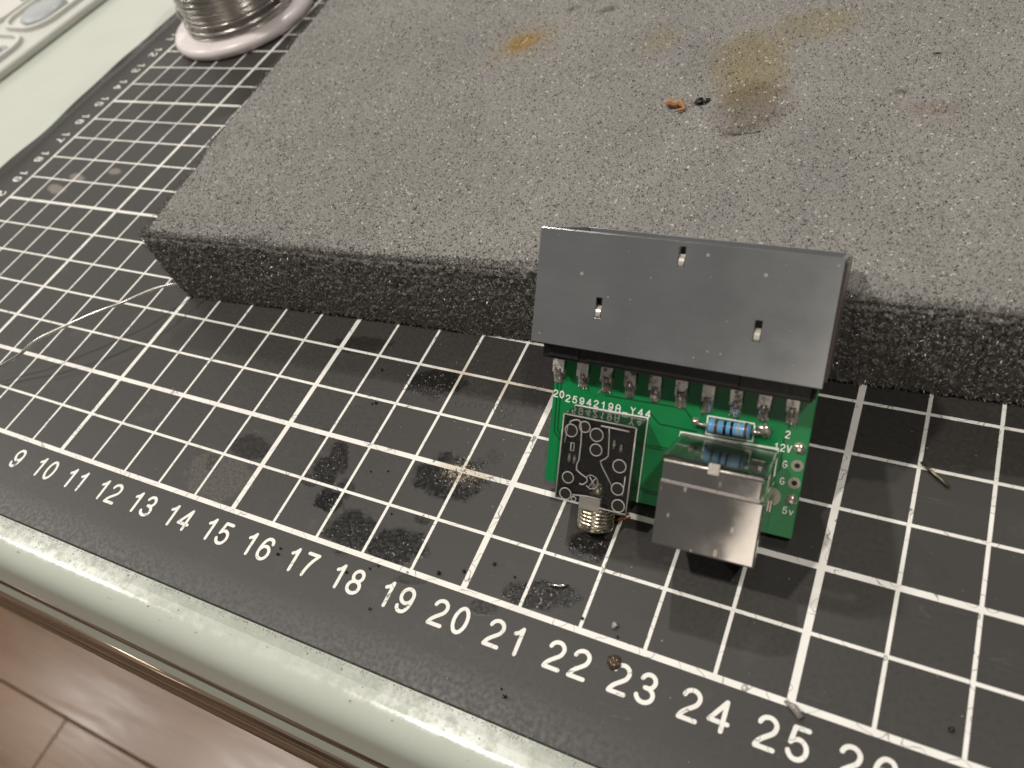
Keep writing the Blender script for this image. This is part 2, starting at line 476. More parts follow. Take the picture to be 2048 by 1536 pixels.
pm=NT('mat_print',rough=0.45)
pn=pm.noise(9,5,.7); pn2=pm.noise(1.4,3)
wear=pm.ramp(pm.math('ADD',pn,pm.math('MULTIPLY',pn2,.45)),.96,1.02)
pc=pm.mix(pm.ramp(pn2,.3,.7),srgb(228,226,219),srgb(238,237,231))
x,y,_=pm.sep()
yel=pm.blob(19.05,2.0,.55,.12,-.1,.25,n=pn,amt=.2,soft=.5)
yel2=pm.blob(19.3,3.95,.75,.2,-.1,.3,n=pn,amt=.2,soft=.5); yel3=pm.blob(18.0,3.9,.25,.1,-.4,.6,n=pn,amt=.2,soft=.5)
pc=pm.mix(pm.math('MULTIPLY',pm.math('MAXIMUM',yel,pm.math('MAXIMUM',yel2,yel3)),.38),pc,srgb(176,148,96))
pc=pm.mix(wear,pc,srgb(72,68,63))
cuts=pm.ramp(pm.math('ABSOLUTE',pm.math('SUBTRACT',pm.noise(1.7,2,.5),.5)),0,.006,1,0)
pc=pm.mix(pm.math('MULTIPLY',cuts,.75),pc,srgb(52,49,46))
pm.set(base=pc)
PZ=.003
for X in range(0,31):
    b=B(); wd=.108 if X%5==0 else .055
    if X==0: wd=.09
    b.add([(X-wd/2,0.0,PZ),(X+wd/2,0.0,PZ),(X+wd/2,27,PZ),(X-wd/2,27,PZ)],[(0,1,2,3)])
    flat_up(obj('grid_line',b,pm.m,mat_root))
for V in range(0,28):
    b=B(); yy=27-V; wd=.098 if V%5==0 else .055; z=PZ+.0012
    if V in (0,27): wd=.095
    b.add([(-.045,yy-wd/2,z),(43,yy-wd/2,z),(43,yy+wd/2,z),(-.045,yy+wd/2,z)],[(0,1,2,3)])
    flat_up(obj('grid_line',b,pm.m,mat_root))
def number(s,cx,cy,h,rot,stroke,adv=.78,sx=.92):
    b=B(); wtot=((len(s)-1)*adv+.58)*sx*h
    ca,sa=math.cos(rot),math.sin(rot)
    x0=cx-ca*wtot/2+sa*h/2; y0=cy-sa*wtot/2-ca*h/2
    text(b,s,x0,y0,h,stroke=stroke,z=PZ,adv=adv,rot=rot,sx=sx)
    return flat_up(obj('number',b,pm.m,mat_root))
for X in range(7,30): number(str(X),X+(.05 if X==9 else 0),-.455,.385,0,.16,.80 if X<20 else .91,1.12)
for V in range(9,23): number(str(V),-.545,27-V-.05,.32,-math.pi/2,.165,.86,1.12)
# ring-shaped dents pressed into the sheet
ringm=plain('mat_dent',srgb(58,54,50)[:3],.42)
for cx,cy,rr in ((17.8,3.25,.075),(18.27,3.3,.08),(18.54,3.33,.075),(18.77,3.38,.075),(19.05,3.41,.075),(19.31,3.43,.085),(19.19,3.26,.07),(16.95,3.42,.085)):
    obj('ring_dent',B().torus((cx,cy,-.002),rr,.011,24,6,.8),ringm,mat_root,smooth='all')

# ------------------------------------------------------------------ foam block
fo=NT('foam',rough=0.75,spec=0.35)
v1=fo.voro(27.0); v2=fo.voro(23.0); cc=fo.sep(fo.voro(26.0,out='Color'))[0]
f1=fo.noise(24,3,.6); f2=fo.noise(.35,4)
cell=fo.ramp(v1,.1,.62,.55,1.12)
fcol=fo.mix(fo.ramp(f2,.3,.7),srgb(122,120,117),srgb(134,132,128))
fcol=fo.mix(fo.ramp(f1,.3,.75,0,.5),fcol,srgb(152,149,144))
fcol=fo.mix(fo.ramp(v1,.36,.06,0,.22),fcol,srgb(72,69,65))
# flux stains soaked into the top
yn=fo.noise(2.2,4,.6)
for a,col_,am in (((16.25,12.14,.36,0,.1,.4),srgb(140,106,44),.8),((16.25,12.1,.75,0,.2,.8),srgb(140,120,80),.35),((21.75,11.2,.72,0,-.15,1.15),srgb(128,113,66),.55),((22.7,12.75,.75,0,.1,.6),srgb(126,114,74),.45),
   ((22.1,9.9,.55,.15,-.1,.7),srgb(96,80,58),.55),((19.6,12.2,.35,0,.1,.5),srgb(132,122,84),.4),((25.19,10.02,.35,0,0,.2),srgb(120,88,76),.3)):
    fcol=fo.mix(fo.math('MULTIPLY',fo.blob(*a,n=yn,amt=.3,soft=.5),am),fcol,col_)
for a,am in (((22.17,9.13,.26,.05,-.05,.07),.85),((21.1,10.0,.16,0,0,.1),.6),((17.9,13.55,.2,.1,-.05,.12),.5),((17.0,13.6,.15,.1,-.05,.1),.45),((24.57,10.54,.12,0,0,.07),.5)):
    fcol=fo.mix(fo.math('MULTIPLY',fo.blob(*a,n=yn,amt=.25,soft=.5),am),fcol,srgb(48,42,36))
spk=fo.ramp(cc,.965,.985)
fcol=fo.mix(fo.math('MULTIPLY',spk,.5),fcol,srgb(214,208,196))  # sparkle of glossy cell facets put into the colour
fo.set(base=fcol,rough=fo.math('SUBTRACT',.78,fo.math('MULTIPLY',spk,.45)))
fo.bump(fo.math('ADD',fo.ramp(v1,0,.6),fo.math('MULTIPLY',f1,.6)),0.7,0.022)

FH=2.0
def fcorner(u,v):  # u along front, v to the back (cm)
    fl=np.array([9.98,4.56]); d=np.array([.99862,.0525]); e=np.array([-.125,.992])
    return fl[0]+d[0]*u+e[0]*v, fl[1]+d[1]*u+e[1]*v
us=np.concatenate([np.arange(0,17.6,.042),np.arange(17.6,26,.16)])
vv=[0.0]
while vv[-1]<22: vv.append(vv[-1]+.040+.0022*vv[-1]+(.1 if vv[-1]>11 else 0))
vv=np.array(vv)
def smooth_noise(xa,ya,sc,seed):
    r=np.random.default_rng(seed); G=r.standard_normal((64,64))
    xi=xa/sc; yi=ya/sc; x0=np.floor(xi).astype(int); y0=np.floor(yi).astype(int); tx=xi-x0; ty=yi-y0
    tx=tx*tx*(3-2*tx); ty=ty*ty*(3-2*ty)
    g=lambda a,b:G[a%64,b%64]
    return (g(x0,y0)*(1-tx)+g(x0+1,y0)*tx)*(1-ty)+(g(x0,y0+1)*(1-tx)+g(x0+1,y0+1)*tx)*ty
rad=.24
def foam_mesh():
    V=[];F=[]
    U,W=np.meshgrid(us,vv)                                # top sheet
    def edge_drop(d): 
        t=np.clip((rad-d)/rad,0,1); return .55*rad*t**2.2
    X,Y=fcorner(U,W)
    Z=FH-edge_drop(U)-edge_drop(W)
    Z=Z+.035*smooth_noise(U,W,3.1,1)+.022*smooth_noise(U,W,.8,2)
    dent=((X-22.17-.05*np.sin(Y*6))/.3)**2+((Y-9.2-.3*(X-22.17))/.12)**2
    Z-=.10*np.exp(-dent); 
    g=np.exp(-((X-21.1)/.18)**2-((Y-10.0)/.12)**2); Z-=.08*g
    ridge=np.exp(-(((Y-9.25)-1.15*(X-22.3))/.18)**2)*(X>22.2)*(X<23.0); Z-=.03*ridge
    j=rng.normal(0,1,X.shape); pit=(rng.random(X.shape)<.06)
    Z=Z+.0095*j-.026*pit*rng.random(X.shape)
    X=X+rng.normal(0,.010,X.shape); Y=Y+rng.normal(0,.010,X.shape)
    for r in range(4): Z[r]+=rng.normal(0,.024,X.shape[1])
    h,wd=X.shape
    V.append(np.stack([X,Y,Z],-1).reshape(-1,3))
    I=np.arange(h*wd).reshape(h,wd)
    F.append(np.stack([I[:-1,:-1],I[:-1,1:],I[1:,1:],I[1:,:-1]],-1).reshape(-1,4))
    off=h*wd
    def side(P,N,first):                                   # strip going down from an existing top border
        nonlocal off
        zs=np.linspace(0,1,46)[1:]
        n=len(first); out=[]
        for t in zs:
            q=P.copy(); zt=P[:,2]*(1-t)
            bulge=(.05*math.sin(t*3.1)-.03*t)
            q[:,0]+=N[0]*bulge; q[:,1]+=N[1]*bulge; q[:,2]=zt
            jj=rng.normal(0,.028,n)-.12*(rng.random(n)<.16)*rng.random(n)
            q[:,0]+=N[0]*jj+rng.normal(0,.008,n); q[:,1]+=N[1]*jj; q[:,2]+=rng.normal(0,.008,n)*(t<.99)
            q[:,2]=np.maximum(q[:,2],.004)
            out.append(q)
        V.append(np.concatenate(out)); ids=[first]+[off+k*n+np.arange(n) for k in range(len(zs))]
        off+=n*len(zs)
        for a,b in zip(ids[:-1],ids[1:]):
            F.append(np.stack([a[:-1],b[:-1],b[1:],a[1:]],-1))
    top=V[0].reshape(h,wd,3)
    side(top[0].copy(),(0.05,-1.0),I[0])
    side(top[::-1,0].copy(),(-1.0,-.12),I[::-1,0])
    V=np.concatenate(V);F=np.concatenate(F)
    me=bpy.data.meshes.new('foam_block'); me.from_pydata((V*S).tolist(),[],F.tolist())
    for p in me.polygons: p.use_smooth=True
    me.materials.append(fo.m)
    return me,top
fme,ftop=foam_mesh()
foam=obj('foam_block',None,None,mesh=fme)
tag(foam,'thick grey open-cell foam block with yellow-brown flux stains lying on the cutting mat','foam block')
# torn cell walls standing out of the cut faces
def fuzz():
    V=[];F=[]
    def put(P,N,k,sz):
        n=len(P); a=rng.normal(0,1,(n,3)); a/=np.linalg.norm(a,axis=1)[:,None]
        d=N+.9*a; d/=np.linalg.norm(d,axis=1)[:,None]
        s=np.cross(d,rng.normal(0,1,(n,3))); s/=np.linalg.norm(s,axis=1)[:,None]
        ln=(sz*(.5+rng.random(n)))[:,None]; wd=(.010+.012*rng.random(n))[:,None]
        b0=P-s*wd; b1=P+s*wd; t=P+d*ln+s*rng.normal(0,.02,(n,1))
        base=sum(len(q) for q in V)
        V.append(np.stack([b0,b1,t],1).reshape(-1,3)); F.append(base+np.arange(3*n).reshape(n,3))
    n=70000; U=rng.random(n)**1.1*17.5; W=rng.random(n)**1.5*10.5
    X,Y=fcorner(U,W); put(np.stack([X,Y,np.full(n,FH-.012)+.035*smooth_noise(U,W,3.1,1)+.022*smooth_noise(U,W,.8,2)],-1),np.array([[0,0,1.0]]),0,.038)
    n=11000; U=rng.random(n)*17.5; t=rng.random(n); X,Y=fcorner(U,-.02-.05*np.sin(t*3.1)+.03*t); put(np.stack([X,Y,(1-t)*(FH-.05)],-1),np.array([[.05,-1.0,0]]),0,.040)
    n=4200; W=rng.random(n)**1.4*10; t=rng.random(n); X,Y=fcorner(np.zeros(n)-.02-.05*np.sin(t*3.1)+.03*t,W); put(np.stack([X,Y,(1-t)*(FH-.05)],-1),np.array([[-1.0,0,0]]),0,.042)
    n=3500; U=rng.random(n)*17.5; X,Y=fcorner(U,np.zeros(n)+.05); put(np.stack([X,Y,np.full(n,FH-.08)],-1),np.array([[0,-.7,.7]]),0,.045)
    me=bpy.data.meshes.new('foam_fibres'); me.from_pydata((np.concatenate(V)*S).tolist(),[],np.concatenate(F).tolist())
    return me
ff=NT('foam_fibre',rough=.3,spec=.6); ff.set(base=ff.mix(ff.noise(20,2),srgb(92,89,84),srgb(146,142,135)))
fz=fuzz(); fz.materials.append(ff.m)
o=obj('fibres',None,None,foam,mesh=fz); o['kind']='stuff'

# ------------------------------------------------------------------ circuit board (leans on the foam)
K=1.0277
ya,pi_,ro=math.radians(.084),math.radians(47.924),math.radians(2.515)
RM=(Matrix.Rotation(ya,3,'Z')@Matrix.Rotation(pi_,3,'X')@Matrix.Rotation(ro,3,'Y'))
T=Vector((20.699,3.452,1.767))
board=empty('circuit_board',None,'small green adapter circuit board with black plug block leaning on the foam','circuit board',M=Matrix.Translation(T*S)@RM.to_4x4())
def part(name,b,mat,parent=board,**kw): return obj(name,b,mat,parent,scale=K,**kw)

gm=NT('solder_mask',rough=.32,spec=.5,coat=.15)
gm.set(base=gm.mix(gm.noise(1.3,4),srgb(8,118,62),srgb(14,134,72))); gm.bump(gm.noise(60,2),.04,.01)
substrate=part('substrate',B().box(-.074,3.731,-1.965,1.2,-.16,0),gm.m,bevel=.012)
silk=plain('silkscreen_white',srgb(238,240,230)[:3],.5,var=.05,scale=20)
trm=plain('trace_groove',srgb(6,74,40)[:3],.35)
tin=NT('solder_tin',rough=.15,metal=.8); tin.set(base=tin.mix(tin.noise(8,3),srgb(172,164,152),srgb(238,233,224)),rough=tin.ramp(tin.noise(9,3),.3,.7,.10,.28)); tin.bump(tin.noise(10,2),.3,.02)
padm=plain('tinned_pad',srgb(176,170,158)[:3],.45,.6,var=.15,scale=25)
hole_shade=plain('painted_hole_shade',(.012,.010,.008),.6)  # dark colour standing for shade inside holes, jack recesses and barrel bore
def trace(pts,w=.022):
    b=B(); b.ribbon(pts,w,.0022); return flat_up(part('trace',b,trm))
for pts in ([(.765,-.401),(1.9,-.375),(1.98,-.378),(2.1,-.50)],[(1.50,-.55),(1.541,-.587),(1.641,-.678),(2.2,-.684)],[(1.478,-1.038),(1.95,-1.012)],[(1.478,-1.075),(1.95,-1.05)],
            [(1.487,-1.736),(1.554,-1.783),(1.95,-1.775)],[(1.487,-1.70),(1.57,-1.745),(1.95,-1.737)],[(-.012,-.36),(.005,-1.128),(.12,-1.25)],[(.045,-.36),(.06,-1.10),(.14,-1.18)],
            [(3.445,-.33),(3.40,-.56),(3.413,-.981),(3.33,-1.07)],[(2.75,-.31),(2.75,-.39)],[(1.0,-.30),(1.98,-.29)],[(2.2,-.3),(2.25,-.43)],[(3.09,-.36),(3.10,-.46)]): trace(pts)
def silkline(pts,w=.026):
    b=B(); b.ribbon(pts,w,.0045,ends=False); return flat_up(part('silkscreen_line',b,silk))
silkline([(.317,-.642),(1.46,-.618),(1.458,-1.964)]); silkline([(.317,-.642),(.30,-1.5)])
silkline([(2.328,-.415),(2.983,-.402)]);silkline([(2.983,-.415),(2.99,-.665)]);silkline([(2.995,-.661),(2.33,-.681)]);silkline([(2.335,-.69),(2.328,-.41)])
silkline([(1.965,-.84),(1.965,-.736),(3.351,-.698),(3.357,-1.22)]); silkline([(3.352,-1.60),(3.362,-1.955)])
def silktext(s,x,y,h,adv=.86,stroke=.17,sx=1.0):
    b=B(); text(b,s,x,y,h,stroke=stroke,z=.005,adv=adv,sx=sx); return flat_up(part('silkscreen_text',b,silk))
silktext('20',-.062,-.565,.102,adv=.86,sx=1.16,stroke=.2)
silktext('2594219A_Y44',.145,-.607,.100,adv=.985,sx=1.18,stroke=.2)
silktext('2',3.41,-.513,.098); silktext('12V',3.29,-.714,.098,adv=.86); silktext('G',3.44,-.945,.098); silktext('G',3.443,-1.192,.098); silktext('5v',3.545,-1.608,.098,adv=.88)
# through holes: pad rings, their inner shade painted as flat dark discs
for i,(hx,hy) in enumerate(((3.619,-.625),(3.631,-.88),(3.634,-1.136),(3.635,-1.382))):
    ann=part('solder_pad',B().ring(hx,hy,.036,.084,.004),padm); flat_up(ann)
    flat_up(obj('hole_shade',B().disc(hx,hy,.0375,.0046),hole_shade,ann,scale=K))
    if i in (0,3):
        b=B().ball((hx,hy,.012),.078,14,8,.62,.12)
        part('solder_joint',b,tin.m,smooth='all')
        obj('wire_stub',B().tube([(hx,hy,.0),(hx+.004,hy-.004,.085)],.024,8),tin.m,ann,scale=K)
flat_up(part('ground_pad',B().disc(3.345,-1.40,.146,.0042,32),padm))
# resistor
rs=part('resistor',B().lathe([(r_,z) for z,r_ in ((-.295,.0),(-.295,.05),(-.285,.09),(-.26,.112),(-.225,.114),(-.185,.104),(-.15,.098),(.15,.098),(.185,.104),(.225,.114),(.26,.112),(.285,.09),(.295,.05),(.295,0.0))],24,caps=False),None)
rb=NT('resistor_blue',rough=.28,coat=.4); rb.set(base=rb.mix(rb.noise(9,3),srgb(84,150,196),srgb(116,178,218)))
rs.data.materials.append(rb.m)
rs.data.transform(Matrix.Rotation(math.pi/2,4,'Y')); 
rs.location=Vector((2.662,-.510,.118))*S*K; rs.rotation_euler=(0,0,.055)
for p in rs.data.polygons: p.use_smooth=True
for bx,rr,colb,nm in ((-.178,.1065,srgb(96,52,36),'brown'),(-.055,.1,srgb(22,22,30),'black'),(.04,.1,srgb(22,22,30),'black'),(.130,.1,srgb(150,168,172),'silver'),(.232,.1155,srgb(92,58,48),'brown')):
    b=B().lathe([(rr,bx-.02),(rr+.0012,bx-.015),(rr+.0012,bx+.015),(rr,bx+.02)],24,caps=False)
    o=obj('colour_band',b,plain('band_'+nm,colb[:3],.35),rs,scale=K,smooth='all'); o.data.transform(Matrix.Rotation(math.pi/2,4,'Y'))
for sx in (-1,1):
    b=B().tube([(sx*.29,0,0),(sx*.40,0,-.004),(sx*.445,0,-.03),(sx*.458,0,-.115)],.029,8)
    obj('lead',b,tin.m,rs,scale=K,smooth='all')
part('solder_joint',B().ball((2.165,-.535,.01),.062,12,7,.75,.3),tin.m,smooth='all')
part('solder_joint',B().ball((3.122,-.478,.01),.10,14,8,.5,.28),tin.m,smooth='all')

# big plug block
shell=NT('plug_shell',rough=.16,metal=.62); n1=shell.noise(1.2,4); 
sv=shell.n('ShaderNodeMapping'); shell.t.links.new(shell.coord(),sv.inputs['Vector']); sv.inputs['Scale'].default_value=(.7,12,1)
brushed=shell.noise(3,4,.6,sv.outputs[0])
dv=shell.voro(4.0); dcol=shell.sep(shell.voro(4.0,out='Color')); 
dustm=shell.math('MULTIPLY',shell.ramp(dv,.05,.13,1,0),shell.ramp(dcol[0],.74,.84))
dv2=shell.voro(9.0); dc2=shell.sep(shell.voro(9.0,out='Color')); dust2=shell.math('MULTIPLY',shell.ramp(dv2,.06,.14,1,0),shell.ramp(dc2[1],.86,.9))
dustm=shell.math('MAXIMUM',dustm,dust2)
sb=shell.mix(n1,srgb(150,153,155),srgb(168,171,173)); sb=shell.mix(shell.ramp(brushed,.4,.75,0,.10),sb,srgb(120,120,122))
sb=shell.mix(shell.math('MULTIPLY',dustm,.75),sb,srgb(200,198,190))
shell.set(base=sb,rough=shell.math('ADD',shell.ramp(n1,.3,.7,.14,.22),shell.math('MULTIPLY',dustm,.4)))
blk=plain('black_plastic',(.016,.015,.015),.35,var=.2)
x0,x1,y0,y1,zt,zb=-.2,3.790,.402,2.03,.8,-1.12
con=part('plug_body',B().box(-.10,3.70,.14,1.86,-1.02,.56),blk,bevel=.04)
th=.045
slots=[(1.775,1.86,1.69,1.965),(.72,.805,.87,1.155),(2.865,2.955,.865,1.145)]
xs=sorted({x0,x1,*[s for q in slots for s in q[:2]]}); yy=sorted({y0,y1,*[s for q in slots for s in q[2:]]})
b=B(); idx={}
for i,xv in enumerate(xs):
    for j,yv in enumerate(yy): idx[i,j]=len(b.v); b.v.append((xv,yv,zt-th/2))
for i in range(len(xs)-1):
    for j in range(len(yy)-1):
        cx,cy=(xs[i]+xs[i+1])/2,(yy[j]+yy[j+1])/2
        if any(q[0]<cx<q[1] and q[2]<cy<q[3] for q in slots): continue
        b.f.append((idx[i,j],idx[i+1,j],idx[i+1,j+1],idx[i,j+1]))
top=part('shell_plate',b,shell.m,con)
md=top.modifiers.new('thick','SOLIDIFY'); md.thickness=th*S*K; md.offset=0
md=top.modifiers.new('bev','BEVEL'); md.width=.012*S*K; md.segments=2
for nm,bx in (('shell_plate',B().box(x0,x0+th,y0,y1,zb,zt-th)),('shell_plate',B().box(x1-th,x1,y0,y1,zb,zt-th)),('shell_plate',B().box(x0,x1,y0,y1,zb-th,zb))):
    part(nm,bx,shell.m,con,bevel=.01)
part('shell_plate',B().box(3.792,3.825,.47,1.99,-1.0,.70),plain('side_plastic',srgb(110,98,92)[:3],.3),con,bevel=.03)
brt=plain('bright_contact',srgb(232,226,214)[:3],.25,.45,var=.1)
for q in slots:
    b=B(); xm=.008
    pts=[(q[2]+.005,zt-.03),(q[2]+.03,zt+.008),(q[2]+.12,zt-.01),(q[2]+.17,zt-.08)]
    vs=[];
    for yv,zv in pts: vs+=[(q[0]+xm,yv,zv),(q[1]-xm,yv,zv)]
    b.add(vs,[(2*i,2*i+1,2*i+3,2*i+2) for i in range(len(pts)-1)])
    o=part('spring_contact',b,brt,con,smooth='all')
    part('slot_recess',B().box(q[0]-.01,q[1]+.01,q[2]-.01,q[3]+.01,zt-.22,zt-.125),blk,con)
for a,bb,zz in ((-.0,.47,.60),(.60,2.76,.585)):
    part('ledge',B().box(a,bb,.19,.402,.45,zz),blk,con,bevel=.012)
part('ledge',B().box(-.12,3.72,.16,.42,-.9,.40),blk,con,bevel=.03)
# pins and their solder joints along the board edge
pinm=NT('pin_tin',rough=.25,metal=.3); pinm.set(base=pinm.mix(pinm.ramp(pinm.noise(5.0,4,.65),.34,.52),srgb(112,106,100),srgb(242,239,233)),rough=pinm.ramp(pinm.noise(6,3),.3,.7,.2,.4)); pinm.bump(pinm.noise(7,2),.25,.02)
px=[0.0,.392,.775,1.142,1.523,1.908,2.298,2.690,3.073,3.446]
ends=[-.16,-.168,-.182,-.185,-.18,-.2,-.2,-.178,-.165,-.13]
for i,(xx,ye) in enumerate(zip(px,ends)):
    pr=random.Random(i)
    pz=.10
    b=B(); hw=.092
    prof=[(.30,pz+.02),(.05,pz+.012),(ye+.04,pz-.004),(ye,pz-.02)]
    vs=[]
    for k,(yv,zv) in enumerate(prof):
        sh=pr.uniform(-.006,.006)
        vs+=[(xx-hw+sh,yv,zv-.05),(xx+hw+sh,yv,zv-.05),(xx+hw+sh,yv,zv),(xx-hw+sh,yv,zv)]
    fs=[(0,1,2,3)[::-1],(12,13,14,15)]
    for k in range(3):
        for q in range(4): fs.append((4*k+q,4*k+(q+1)%4,4*k+4+(q+1)%4,4*k+4+q))
    pin=part('pin',B().add(vs,fs),pinm.m,bevel=.012)
    # joint: lumpy fillet running from the tail end onto the pad
    N=9; M_=7; vs=[];fs=[]
    for a in range(N):
        t=a/(N-1); yv=ye+.07-t*.245; w_=.104*(1-.32*t*t)*(1+pr.uniform(-.08,.08)); hgt=(.105*(1-t)**.8+.018)*(1+pr.uniform(-.12,.12))
        for c in range(M_):
            s_=c/(M_-1)*2-1
            vs.append((xx+w_*s_+pr.uniform(-.005,.005),yv+pr.uniform(-.006,.006),.003+hgt*(1-s_*s_)**.6*(1+pr.uniform(-.08,.08))))
    for a in range(N-1):
        for c in range(M_-1): fs.append((a*M_+c,a*M_+c+1,(a+1)*M_+c+1,(a+1)*M_+c))
    part('solder_joint',B().add(vs,fs),tin.m,smooth='all')
    for q in range(pr.randint(0,3) if i in (1,2,6,7,9) else 0):
        a0=pr.uniform(-.07,.07); 
        part('solder_spike',B().tube([(xx+a0,ye-.13,.02),(xx+a0*1.6,ye-.19+pr.uniform(-.02,.02),.05+pr.uniform(0,.04))],[.014,.003],6),tin.m,smooth='all')

# audio jack
clear=NT('clear_plastic',rough=.06,trans=.99,ior=1.49,spec=.5); clear.set(base=(.92,.92,.90))
pale=plain('pale_edge_plastic',srgb(176,172,165)[:3],.25,var=.15,scale=20,alpha=1.0)
jin=plain('jack_inside',srgb(26,24,22)[:3],.3,var=.15,scale=5)
J=(.325,1.462,-1.995,-.64)
jack=part('audio_jack',B().box(J[0]+.05,J[1]-.05,J[2]+.06,J[3]-.05,.012,.46),jin,bevel=.01)
part('housing',B().box(J[0],J[1],J[2],J[3],.002,.55),clear.m,jack,bevel=.012)
zj=.553
b=B()
e=.012
for pts in ([(J[0]+e,J[2]+e),(J[1]-e,J[2]+e)],[(J[1]-e,J[2]+e),(J[1]-e,J[3]-e)],[(J[1]-e,J[3]-e),(J[0]+e,J[3]-e)],[(J[0]+e,J[3]-e),(J[0]+e,J[2]+e)]):
    b.tube([(p[0],p[1],zj-.004) for p in pts],.011,6)
part('rim',b,pale,jack,smooth='all')
for hx,hy,hr in ((.475,-.886,.095),(.679,-.79,.082),(.872,-.874,.098),(.888,-1.102,.09),(1.269,-1.269,.098),(1.282,-1.62,.092),(.503,-1.62,.088),(.49,-1.885,.09),(1.323,-1.876,.095),(.628,-1.936,.036)):
    r_=part('ring_boss',B().torus((hx,hy,zj-.003),hr,.0095,28,6,.8),pale,jack,smooth='all')
    part('recess',B().lathe([(hr-.008,.36),(hr-.008,.5535)],20,(hx,hy,0),True),hole_shade,jack)  # solid dark cylinder stands for the shade in the hollow
def rib(pts,w=.017,h=.02):
    b=B().tube([(p[0],p[1],zj-.004) for p in pts],w/2,6); return part('rib',b,pale,jack,smooth='all')
rib([(.433,-.80),(.455,-.745),(.498,-.72),(.56,-.705),(.60,-.72),(.617,-.78),(.637,-.863),(.648,-1.05),(.646,-1.308),(.62,-1.38),(.622,-1.47),(.70,-1.52),(.798,-1.561),(.81,-1.61),(.777,-1.649),(.745,-1.68),(.69,-1.675)],.022)
rib([(.925,-.724),(1.14,-.722),(1.349,-.725)],.026); rib([(1.048,-.74),(1.062,-.83),(1.075,-1.0),(1.085,-1.149),(1.05,-1.20),(.977,-1.254),(1.0,-1.32),(1.10,-1.46),(1.188,-1.592)])
rib([(1.374,-1.405),(1.372,-1.60),(1.363,-1.712)]); rib([(.393,-1.087),(.405,-.95),(.415,-.82)],.014); rib([(.495,-1.07),(.545,-1.07),(.545,-1.19),(.495,-1.19),(.495,-1.07)],.016)
rib([(.6,-1.875),(.83,-1.845),(1.05,-1.845)],.022)
rib([(.78,-1.55),(.85,-1.50),(.94,-1.52),(.985,-1.60),(.95,-1.69),(.87,-1.72),(.80,-1.68)],.014); rib([(.84,-1.53),(.95,-1.68)],.014); rib([(.93,-1.54),(.84,-1.69)],.014)
brass=NT('nickel_brass',rough=.22,metal=1.0); brass.set(base=brass.mix(brass.noise(6,3),srgb(202,192,170),srgb(228,220,202)),rough=brass.ramp(brass.noise(9,3),.3,.7,.15,.32))
# shiny spring contacts seen through the lid
for cx,cy in ((1.13,-.98),(1.24,-1.02),(.47,-1.33),(.55,-1.34)):
    part('spring_contact',B().tube([(cx,cy-.06,.47),(cx+.01,cy,.49),(cx+.005,cy+.07,.47)],[.016,.024,.014],8),brt,jack,smooth='all')
part('contact_ball',B().ball((.95,-1.74,.42),.15,18,10,.55),brass.m,jack,smooth='all')
part('collar',B().box(.715,1.05,-2.06,-1.86,.30,.56),plain('milky_plastic',srgb(206,200,190)[:3],.15,var=.15,trans=.62),jack,bevel=.02)
prof=[(0,0),(.20,0),(.20,.005)]
pr_=[(.17,-.06),(.27,-.06)]
for k in range(6): pr_+=[(.275,-.04+.06*k),(.284,-.02+.06*k),(.284,.0+.06*k),(.266,.012+.06*k)]
pr_+=[(.285,.33),(.28,.37),(.262,.385),(.20,.385),(.185,.37),(.185,.05)]
bar=part('threaded_barrel',B().lathe(pr_,40,caps=False),brass.m,jack,smooth=True)
bar.rotation_euler=(math.pi/2,0,0); bar.location=Vector((.93,-2.02,.275))*S*K
flatd=obj('bore',B().disc(0,0,.186,.34),hole_shade,bar,scale=K)

# metal shielded round-plug socket
dm=NT('socket_metal',rough=.1,metal=.93)
sm=dm.voro(3.4); smc=dm.sep(dm.voro(3.4,out='Color')); mp=dm.n('ShaderNodeMapping'); dm.t.links.new(dm.coord(),mp.inputs['Vector']); mp.inputs['Scale'].default_value=(1.6,.75,1); mp.inputs['Rotation'].default_value=(0,0,.25)
sm=dm.voro(4.2,vec=mp.outputs[0]); smc=dm.sep(dm.voro(4.2,out='Color',vec=mp.outputs[0]))
sc_=dm.math('MULTIPLY',dm.ramp(sm,.06,.20,.8,0),dm.ramp(smc[0],.5,.6))
dm.set(base=dm.mix(dm.math('MULTIPLY',sc_,.8),dm.mix(dm.noise(2,3),srgb(218,214,209),srgb(228,224,218)),srgb(222,214,202)),
       rough=dm.math('ADD',dm.ramp(dm.noise(2.2,3),.3,.7,.06,.10),dm.math('MULTIPLY',sc_,.4))); dm.bump(dm.noise(1.1,2),.06,.05)
din=part('metal_socket',B().box(2.02,3.385,-2.0,-1.085,.004,1.25),dm.m,bevel=.03)
part('shield_step',B().box(2.04,3.325,-1.10,-.80,.004,1.248),dm.m,din,bevel=.02)
rdg=part('ridge',B().box(2.04,3.33,-1.10,-1.055,1.20,1.262),plain('ridge_metal',srgb(205,200,196)[:3],.3,.75,var=.1),din,bevel=.008)
part('edge_fold',B().tube([(2.045,-.80,1.238),(3.32,-.785,1.238)],.018,8),brt,din,smooth='all')
part('latch_tab',B().box(2.625,2.775,-.86,-.715,1.19,1.268),brt,din,bevel=.015)
part('latch_slot',B().box(2.60,2.80,-.80,-.73,1.12,1.19),blk,din,bevel=.01)
part('clear_body',B().box(2.0,3.365,-.80,-.735,.004,1.20),clear.m,din,bevel=.012)
inner=plain('socket_inside',srgb(96,104,92)[:3],.2,var=.2)
part('inner_block',B().box(2.05,3.32,-.83,-.80,.02,1.15),inner,din)
for cx in (2.14,3.17):
    part('solder_tag',B().box(cx-.09,cx+.09,-.79,-.765,.55,.62),brt,din,bevel=.008)
for cx in (3.385,): part('ground_tag',B().box(cx,cx+.03,-1.50,-1.32,.0,.4),tin.m,din,bevel=.01)
